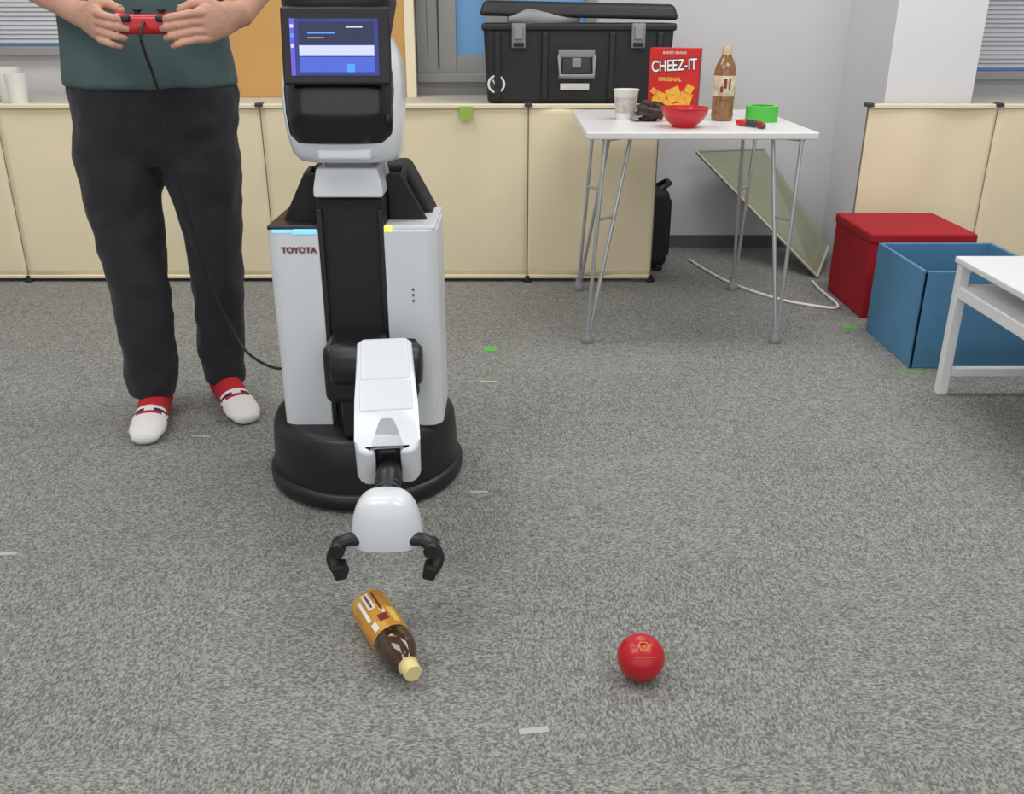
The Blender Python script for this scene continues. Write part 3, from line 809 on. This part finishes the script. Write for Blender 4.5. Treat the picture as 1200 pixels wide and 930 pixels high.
# ------------------------------------------------------------------ person
Pn = empty('standing_man', (-0.878, 2.36, 0))
bm = bmesh.new()
pc = -0.878
loft_into(bm, [(pc, 2.365, 0.66, 0.13, 0.09), (pc-0.005, 2.365, 0.70, 0.19, 0.115), (pc, 2.365, 0.76, 0.2, 0.125), (pc, 2.365, 0.84, 0.198, 0.125), (pc, 2.365, 0.93, 0.17, 0.11)], 40, 2.4)
L1 = spline([(-0.968, 2.365, 0.80, 0.108), (-0.978, 2.345, 0.64, 0.104), (-0.972, 2.325, 0.50, 0.085), (-0.963, 2.31, 0.40, 0.078), (-0.957, 2.295, 0.20, 0.071), (-0.963, 2.284, 0.060, 0.062)], 6)
tube_into(bm, [p[:3] for p in L1], [p[3] for p in L1], 28, Vector((0, 1, 0)), False)
L2 = spline([(-0.790, 2.365, 0.80, 0.105), (-0.778, 2.365, 0.64, 0.094), (-0.776, 2.37, 0.50, 0.077), (-0.778, 2.375, 0.40, 0.070), (-0.797, 2.395, 0.20, 0.062), (-0.808, 2.402, 0.060, 0.057)], 6)
tube_into(bm, [p[:3] for p in L2], [p[3] for p in L2], 28, Vector((0, 1, 0)), False)
o = frombm('trousers', bm, M['pants'], Pn)
remesh(o, 0.008, 5)
tx = bpy.data.textures.new('fold_noise', 'CLOUDS'); tx.noise_scale = 0.08; tx.noise_depth = 1
d = o.modifiers.new('folds', 'DISPLACE'); d.texture = tx; d.strength = 0.022; d.mid_level = 0.5; d.texture_coords = 'GLOBAL'
bm = bmesh.new()
tc_ = -0.878
loft_into(bm, [(tc_, 2.365, 0.840, 0.206, 0.138), (tc_, 2.365, 0.87, 0.204, 0.136), (tc_, 2.365, 0.95, 0.196, 0.128), (tc_, 2.37, 1.06, 0.188, 0.118), (tc_, 2.37, 1.18, 0.192, 0.118),
               (tc_, 2.375, 1.30, 0.20, 0.115), (tc_, 2.38, 1.38, 0.198, 0.10), (tc_, 2.385, 1.425, 0.15, 0.085), (tc_, 2.39, 1.455, 0.085, 0.07), (tc_, 2.39, 1.47, 0.065, 0.065)], 44, 2.3)
ELL = Vector((-1.155, 2.33, 1.10)); ELR = Vector((-0.560, 2.33, 1.10))
SHL = Vector((-1.055, 2.385, 1.375)); SHR = Vector((-0.701, 2.385, 1.375))
for S, E in ((SHL, ELL), (SHR, ELR)):
    tube_into(bm, [S, S.lerp(E, 0.4), S.lerp(E, 0.86)], [0.066, 0.066, 0.062], 24, Vector((0, 1, 0)), True)
o = frombm('t_shirt', bm, M['shirt'], Pn)
remesh(o, 0.009, 6)
d = o.modifiers.new('folds', 'DISPLACE'); d.texture = tx; d.strength = 0.012; d.mid_level = 0.5; d.texture_coords = 'GLOBAL'
CX = -0.775
def arm(nm, sg, E, S):
    def Q(dx, y, z): return (CX + sg*dx, y, z)
    bm = bmesh.new()
    W_ = Vector(Q(0.180, 2.200, 1.003))
    U = [S.lerp(E, 0.6), E, E.lerp(W_, 0.3), E.lerp(W_, 0.7), W_, Vector(Q(0.155, 2.180, 0.998))]
    tube_into(bm, U, [0.044, 0.041, 0.040, 0.031, (0.023, 0.028), (0.019, 0.032)], 20)
    tube_into(bm, [Q(0.160, 2.183, 0.997), Q(0.132, 2.160, 0.989), Q(0.106, 2.132, 0.977)], [(0.015, 0.032), (0.016, 0.039), (0.013, 0.038)], 20)
    F = [(1.004, 0.006, 0.0082), (0.986, 0.012, 0.0084), (0.968, 0.006, 0.0080), (0.952, -0.006, 0.0070)]
    for i, (z, ext, r_) in enumerate(F):
        P = [Q(0.118, 2.140, z), Q(0.099-ext*0.3, 2.106, z-0.001), Q(0.077-ext*0.6, 2.086, z-0.006), Q(0.061-ext, 2.083, z-0.010), Q(0.050-ext, 2.092, z-0.013)]
        tube_into(bm, P, [r_*1.05, r_*1.12, r_*0.98, r_*1.0, r_*0.86], 12)
    tube_into(bm, [Q(0.150, 2.172, 1.008), Q(0.122, 2.158, 1.024), Q(0.088, 2.148, 1.022), Q(0.064, 2.144, 1.010)], [0.014, 0.0125, 0.0105, 0.0092], 12)
    o = frombm('arm_and_hand_'+nm, bm, M['skin'], Pn)
    remesh(o, 0.0021, 2)
    bmn = bmesh.new()
    bmesh.ops.create_uvsphere(bmn, u_segments=12, v_segments=8, radius=1)
    for v in bmn.verts:
        v.co = Vector(Q(0.064, 2.142, 1.0185)) + Vector((v.co.x*0.0065, v.co.y*0.0055, v.co.z*0.0018))
    frombm('thumbnail_'+nm, bmn, M['nail'], Pn)
arm('right', -1, ELL, SHL)
arm('left', 1, ELR, SHR)
HC = Vector((-0.868, 2.375, 1.61))
bm = bmesh.new()
tube_into(bm, [(-0.878, 2.395, 1.43), (-0.875, 2.39, 1.50), (-0.872, 2.385, 1.55)], [0.062, 0.055, 0.055], 24, Vector((0, 1, 0)))
loft_into(bm, [(HC.x, HC.y-0.055, 1.495, 0.022, 0.02), (HC.x, HC.y-0.045, 1.502, 0.038, 0.04), (HC.x, HC.y-0.025, 1.53, 0.057, 0.068), (HC.x, HC.y-0.01, 1.56, 0.068, 0.085), (HC.x, HC.y, 1.60, 0.074, 0.095),
               (HC.x, HC.y+0.003, 1.64, 0.075, 0.098), (HC.x, HC.y+0.005, 1.68, 0.068, 0.09), (HC.x, HC.y+0.008, 1.71, 0.05, 0.066), (HC.x, HC.y+0.01, 1.722, 0.022, 0.03)], 36)
tube_into(bm, [(HC.x, HC.y-0.088, 1.615), (HC.x, HC.y-0.102, 1.59), (HC.x, HC.y-0.112, 1.574)], [0.008, 0.011, 0.013], 12)
for s in (-1, 1):
    tube_into(bm, [(HC.x+s*0.076, HC.y+0.01, 1.625), (HC.x+s*0.082, HC.y+0.014, 1.60), (HC.x+s*0.075, HC.y+0.006, 1.572)], [(0.006, 0.014), (0.007, 0.017), (0.005, 0.01)], 12, Vector((0, 1, 0)))
o = frombm('head', bm, M['skin'], Pn)
remesh(o, 0.004, 4)
bm = bmesh.new()
loft_into(bm, [(HC.x, HC.y+0.055, 1.53, 0.05, 0.035), (HC.x, HC.y+0.040, 1.56, 0.070, 0.06), (HC.x, HC.y+0.028, 1.62, 0.082, 0.085), (HC.x, HC.y+0.012, 1.66, 0.084, 0.102), (HC.x, HC.y+0.005, 1.70, 0.074, 0.098), (HC.x, HC.y+0.008, 1.73, 0.052, 0.07), (HC.x, HC.y+0.01, 1.742, 0.02, 0.03)], 36)
o = frombm('hair', bm, M['hair'], Pn); remesh(o, 0.006, 2)
for s, nm in ((-1, 'right'), (1, 'left')):
    bm = bmesh.new(); bmesh.ops.create_uvsphere(bm, u_segments=20, v_segments=14, radius=0.0115)
    o = frombm('eye_'+nm, bm, M['eyew'], Pn); o.location = (HC.x+s*0.030, HC.y-0.082, 1.612)
    bm = bmesh.new(); bmesh.ops.create_uvsphere(bm, u_segments=16, v_segments=10, radius=0.006)
    o = frombm('iris_'+nm, bm, M['eyeb'], Pn); o.location = (HC.x+s*0.030, HC.y-0.0885, 1.610)
    tube('eyebrow_'+nm, [(HC.x+s*0.014, HC.y-0.094, 1.634), (HC.x+s*0.030, HC.y-0.092, 1.639), (HC.x+s*0.046, HC.y-0.080, 1.634)], 0.0035, M['hair'], Pn, 8)
tube('mouth', [(HC.x-0.022, HC.y-0.084, 1.545), (HC.x, HC.y-0.092, 1.544), (HC.x+0.022, HC.y-0.084, 1.545)], [0.003, 0.006, 0.003], M['lip'], Pn, 10)
def foot(nm, ankle, toe):
    a = Vector(ankle); t = Vector(toe)
    dr = (t - a); dr.z = 0; Ld = dr.length; dr.normalize()
    bm = bmesh.new()
    prof = [(-0.055, 0.030, 0.026, 0.028), (-0.03, 0.040, 0.036, 0.040), (0.02, 0.048, 0.038, 0.048), (0.07, 0.038, 0.041, 0.037), (0.12, 0.029, 0.045, 0.028), (Ld-0.040, 0.024, 0.045, 0.023), (Ld-0.010, 0.018, 0.034, 0.017)]
    tube_into(bm, [(a.x+dr.x*s, a.y+dr.y*s, z) for s, z, w, h in prof], [(w, h) for s, z, w, h in prof], 28)
    tube_into(bm, [(a.x, a.y, 0.05), (a.x, a.y, 0.13)], [0.042, 0.040], 20, Vector((0, 1, 0)))
    for v in bm.verts:
        v.co.z = max(v.co.z, 0.001)
    me_o = frombm('sock_'+nm, bm, M['sockw'], Pn)
    me_o.data.materials.append(M['sockr']); me_o.data.materials.append(M['sockb'])
    bmm = bmesh.new(); bmm.from_mesh(me_o.data)
    bmesh.ops.subdivide_edges(bmm, edges=bmm.edges, cuts=4, use_grid_fill=True)
    bmm.to_mesh(me_o.data); bmm.free()
    for p in me_o.data.polygons:
        c = p.center - a
        s = c.x*dr.x + c.y*dr.y + 0.2*(p.center.z-0.04)
        p.use_smooth = True
        if s < -0.03: p.material_index = 0
        elif s < 0.098 or p.center.z > 0.088: p.material_index = 1
        elif s < 0.106: p.material_index = 0
        elif s < 0.114: p.material_index = 2
        elif s < 0.120: p.material_index = 0
        elif s < 0.124: p.material_index = 1
        else: p.material_index = 0
foot('right', (-0.957, 2.295, 0), (-0.922, 2.095, 0))
foot('left', (-0.802, 2.395, 0), (-0.695, 2.222, 0))

G = empty('game_controller', (CX, 2.115, 0.982))
bm = bmesh.new()
bmesh.ops.create_cube(bm, size=1)
for v in bm.verts: v.co = Vector((v.co.x*0.120+CX, v.co.y*0.058+2.122, v.co.z*0.040+0.982))
bmesh.ops.bevel(bm, geom=list(bm.edges), offset=0.013, segments=4, profile=0.5, affect='EDGES')
for s in (-1, 1):
    tube_into(bm, [(CX+s*0.055, 2.112, 0.984), (CX+s*0.072, 2.135, 0.978), (CX+s*0.084, 2.180, 0.964)], [0.023, 0.021, 0.015], 18)
o = frombm('shell', bm, M['red'], G); remesh(o, 0.003, 4)
for s in (-1, 1):
    lathe('thumbstick_%s' % ('l' if s < 0 else 'r'), [(0, 0), (0.006, 0), (0.006, 0.008), (0.010, 0.010), (0.010, 0.013), (0, 0.012)], M['blackplastic'], G, loc=(CX+s*0.026, 2.135, 0.999), seg=20)
    rbox('trigger_%s' % ('l' if s < 0 else 'r'), (CX+s*0.040-0.013, 2.084, 0.986), (CX+s*0.040+0.013, 2.098, 1.000), M['blackplastic'], G, 0.005)
lathe('button_cluster', [(0, 0), (0.010, 0), (0.009, 0.003), (0, 0.003)], M['blackplastic'], G, loc=(CX, 2.125, 1.0), seg=20)
pts = spline([(CX, 2.090, 0.985), (CX-0.002, 2.07, 0.95), (-0.775, 2.12, 0.85), (-0.779, 2.15, 0.753), (-0.768, 2.17, 0.60), (-0.745, 2.20, 0.40), (-0.70, 2.20, 0.27), (-0.655, 2.17, 0.215), (-0.57, 2.10, 0.205), (-0.50, 2.06, 0.24)], 8)
tube('cable', pts, 0.0035, M['blackplastic'], G, 8)

# ------------------------------------------------------------------ floor items
bd = Vector((0.465, -0.885, 0)).normalized()
def lab_mat():
    m = bpy.data.materials.new('label_print'); m.use_nodes = True
    nt = m.node_tree; b = nt.nodes['Principled BSDF']; b.inputs['Roughness'].default_value = 0.4
    tc = nt.nodes.new('ShaderNodeTexCoord')
    mp = nt.nodes.new('ShaderNodeMapping'); mp.inputs['Scale'].default_value = (1, 1, 0.6)
    v = nt.nodes.new('ShaderNodeTexVoronoi'); v.inputs['Scale'].default_value = 60
    nt.links.new(tc.outputs['Object'], mp.inputs['Vector']); nt.links.new(mp.outputs[0], v.inputs['Vector'])
    cr = nt.nodes.new('ShaderNodeValToRGB'); cr.color_ramp.interpolation = 'CONSTANT'
    sp = nt.nodes.new('ShaderNodeSeparateColor'); nt.links.new(v.outputs['Color'], sp.inputs[0])
    nt.links.new(sp.outputs[0], cr.inputs[0])
    e = cr.color_ramp.elements
    e[0].position = 0; e[0].color = lin((204, 144, 52))
    e[1].position = 0.5; e[1].color = lin((218, 170, 76))
    for p, c in ((0.68, (190, 122, 50)), (0.8, (210, 154, 58)), (0.9, (140, 80, 44)), (0.95, (232, 218, 184))):
        q = e.new(p); q.color = lin(c)
    nt.links.new(cr.outputs[0], b.inputs['Base Color'])
    return m
b0 = Vector((-0.254, 1.370, 0.0338))
g = bottle('tea_bottle', b0, quat_z(bd), M['tea'], M['creamcap'], (0.004, 0.118, lab_mat()), 1.0)
upl = quat_z(bd).inverted() @ Vector((0, -0.5, 1)).normalized()
up0 = math.atan2(upl.y, upl.x)
for i, (a, z, w, h, mm) in enumerate([(0.15, 0.035, 0.013, 0.045, 'paper'), (0.15, 0.035, 0.004, 0.038, 'maroon'), (-0.25, 0.040, 0.004, 0.055, 'maroon'), (0.6, 0.05, 0.006, 0.06, 'white'),
                                      (-0.1, 0.088, 0.016, 0.018, 'maroon'), (-0.65, 0.085, 0.012, 0.045, 'yellow'), (0.5, 0.100, 0.010, 0.02, 'white')]):
    base = up0 + a
    rr_ = 0.0336 + 0.0004*(i == 1)
    x, y = rr_*math.cos(base), rr_*math.sin(base)
    rbox('label_print_%d' % (i+1), (x-0.0004, y-w/2, z-h/2), (x+0.0004, y+w/2, z+h/2), M[mm], g, local=True, rot=(0, 0, base))

g = empty('red_apple', (0.209, 1.220, 0.0))
prof = []
for k in range(0, 41):
    t_ = math.pi * k / 40
    r_ = 0.0388*math.sin(t_)*(1-0.05*math.cos(t_))
    z = 0.0375 - 0.0375*math.cos(t_)
    dip_t = 0.006*math.exp(-((math.pi-t_)/0.26)**2); dip_b = 0.006*math.exp(-(t_/0.3)**2)
    prof.append((max(r_, 0.00001), z - dip_t + dip_b - 0.0006))
lathe('fruit', prof, M['apple'], g, local=True, seg=64)
tube('stem', [(0, 0, 0.064), (0.001, 0, 0.072), (0.003, -0.002, 0.0755)], [0.0016, 0.0014, 0.0018], M['gold'], g, 10, local=True)
ctr = Vector((0, 0, 0.0369)); n0 = Vector((0.02, -0.50, 0.86)).normalized()
ex = Vector((1, 0, 0)); ex = (ex - n0*ex.dot(n0)).normalized(); ey = n0.cross(ex).normalized()
def on_skin(u, v, off=0.0388):
    return ctr + (n0*0.037 + ex*u + ey*v).normalized()*off
for j, glyph in enumerate([[(-0.007, 0.006), (-0.004, -0.004), (0, 0.004), (0.004, -0.004), (0.007, 0.006)], [(-0.009, 0.0), (-0.006, 0.009), (0, 0.011), (0.006, 0.009), (0.009, 0.0)]]):
    tube('gold_mark_%d' % (j+1), [on_skin(u, v) for u, v in spline(glyph, 4)], 0.0010, M['gold'], g, 8, local=True)
for j in range(7):
    u = -0.018 + 0.006*j
    tube('print_line_%d' % (j+1), [on_skin(u, -0.014, 0.0388), on_skin(u+0.0035, -0.0145, 0.0388)], 0.0006, M['gold'], g, 8, local=True)

def tape(name, cx, cy, l, w, ang, m):
    rbox(name, (cx-l/2, cy-w/2, 0.0003), (cx+l/2, cy+w/2, 0.0012), m, rot=(0, 0, ang))
tape('masking_tape_strip', 0.033, 1.095, 0.045, 0.012, 0.15, M['tapewhite'])
tape('masking_tape_strip', -0.075, 1.85, 0.04, 0.010, 0.0, M['tapewhite'])
tape('masking_tape_strip', -0.80, 2.15, 0.05, 0.008, -0.1, M['tapewhite'])
tape('masking_tape_strip', -1.02, 1.59, 0.05, 0.012, 0.1, M['tapewhite'])
tape('green_floor_mark', -0.07, 2.82, 0.04, 0.05, 0.0, M['tapegreen'])
tape('lime_floor_mark', -0.07, 2.53, 0.05, 0.010, 0.0, M['olive_edge'])
tape('green_corner_mark', 1.175, 3.05, 0.05, 0.035, -0.3, M['tapegreen'])
tape('green_edge_mark', 1.215, 2.615, 0.07, 0.02, -0.2, M['tapegreen'])

# ------------------------------------------------------------------ lights
def lamp(name, x, y, sx, sy, power):
    g = empty(name, (x, y, 2.69))
    rbox('housing', (x-sx/2-0.03, y-sy/2-0.03, 2.66), (x+sx/2+0.03, y+sy/2+0.03, 2.70), M['ceil'], g, 0.004)
    ld = bpy.data.lights.new('tube_light', 'AREA'); ld.shape = 'RECTANGLE'; ld.size = sx; ld.size_y = sy; ld.energy = power
    ld.color = (1.0, 0.99, 0.965)
    lo = bpy.data.objects.new('tube_light', ld); COL.objects.link(lo)
    lo.location = (x, y, 2.655)
    finish(lo, g)
lamp('ceiling_lamp', -1.3, 0.9, 1.8, 0.8, 25)
lamp('ceiling_lamp', 1.3, 0.9, 1.8, 0.8, 25)
lamp('ceiling_lamp', -1.3, 2.8, 1.8, 0.8, 28)
lamp('ceiling_lamp', 1.3, 2.8, 1.8, 0.8, 28)
w = bpy.data.worlds.new('world'); scene.world = w; w.use_nodes = True
w.node_tree.nodes['Background'].inputs[0].default_value = (0.97, 0.98, 1.0, 1)
w.node_tree.nodes['Background'].inputs[1].default_value = 1.2
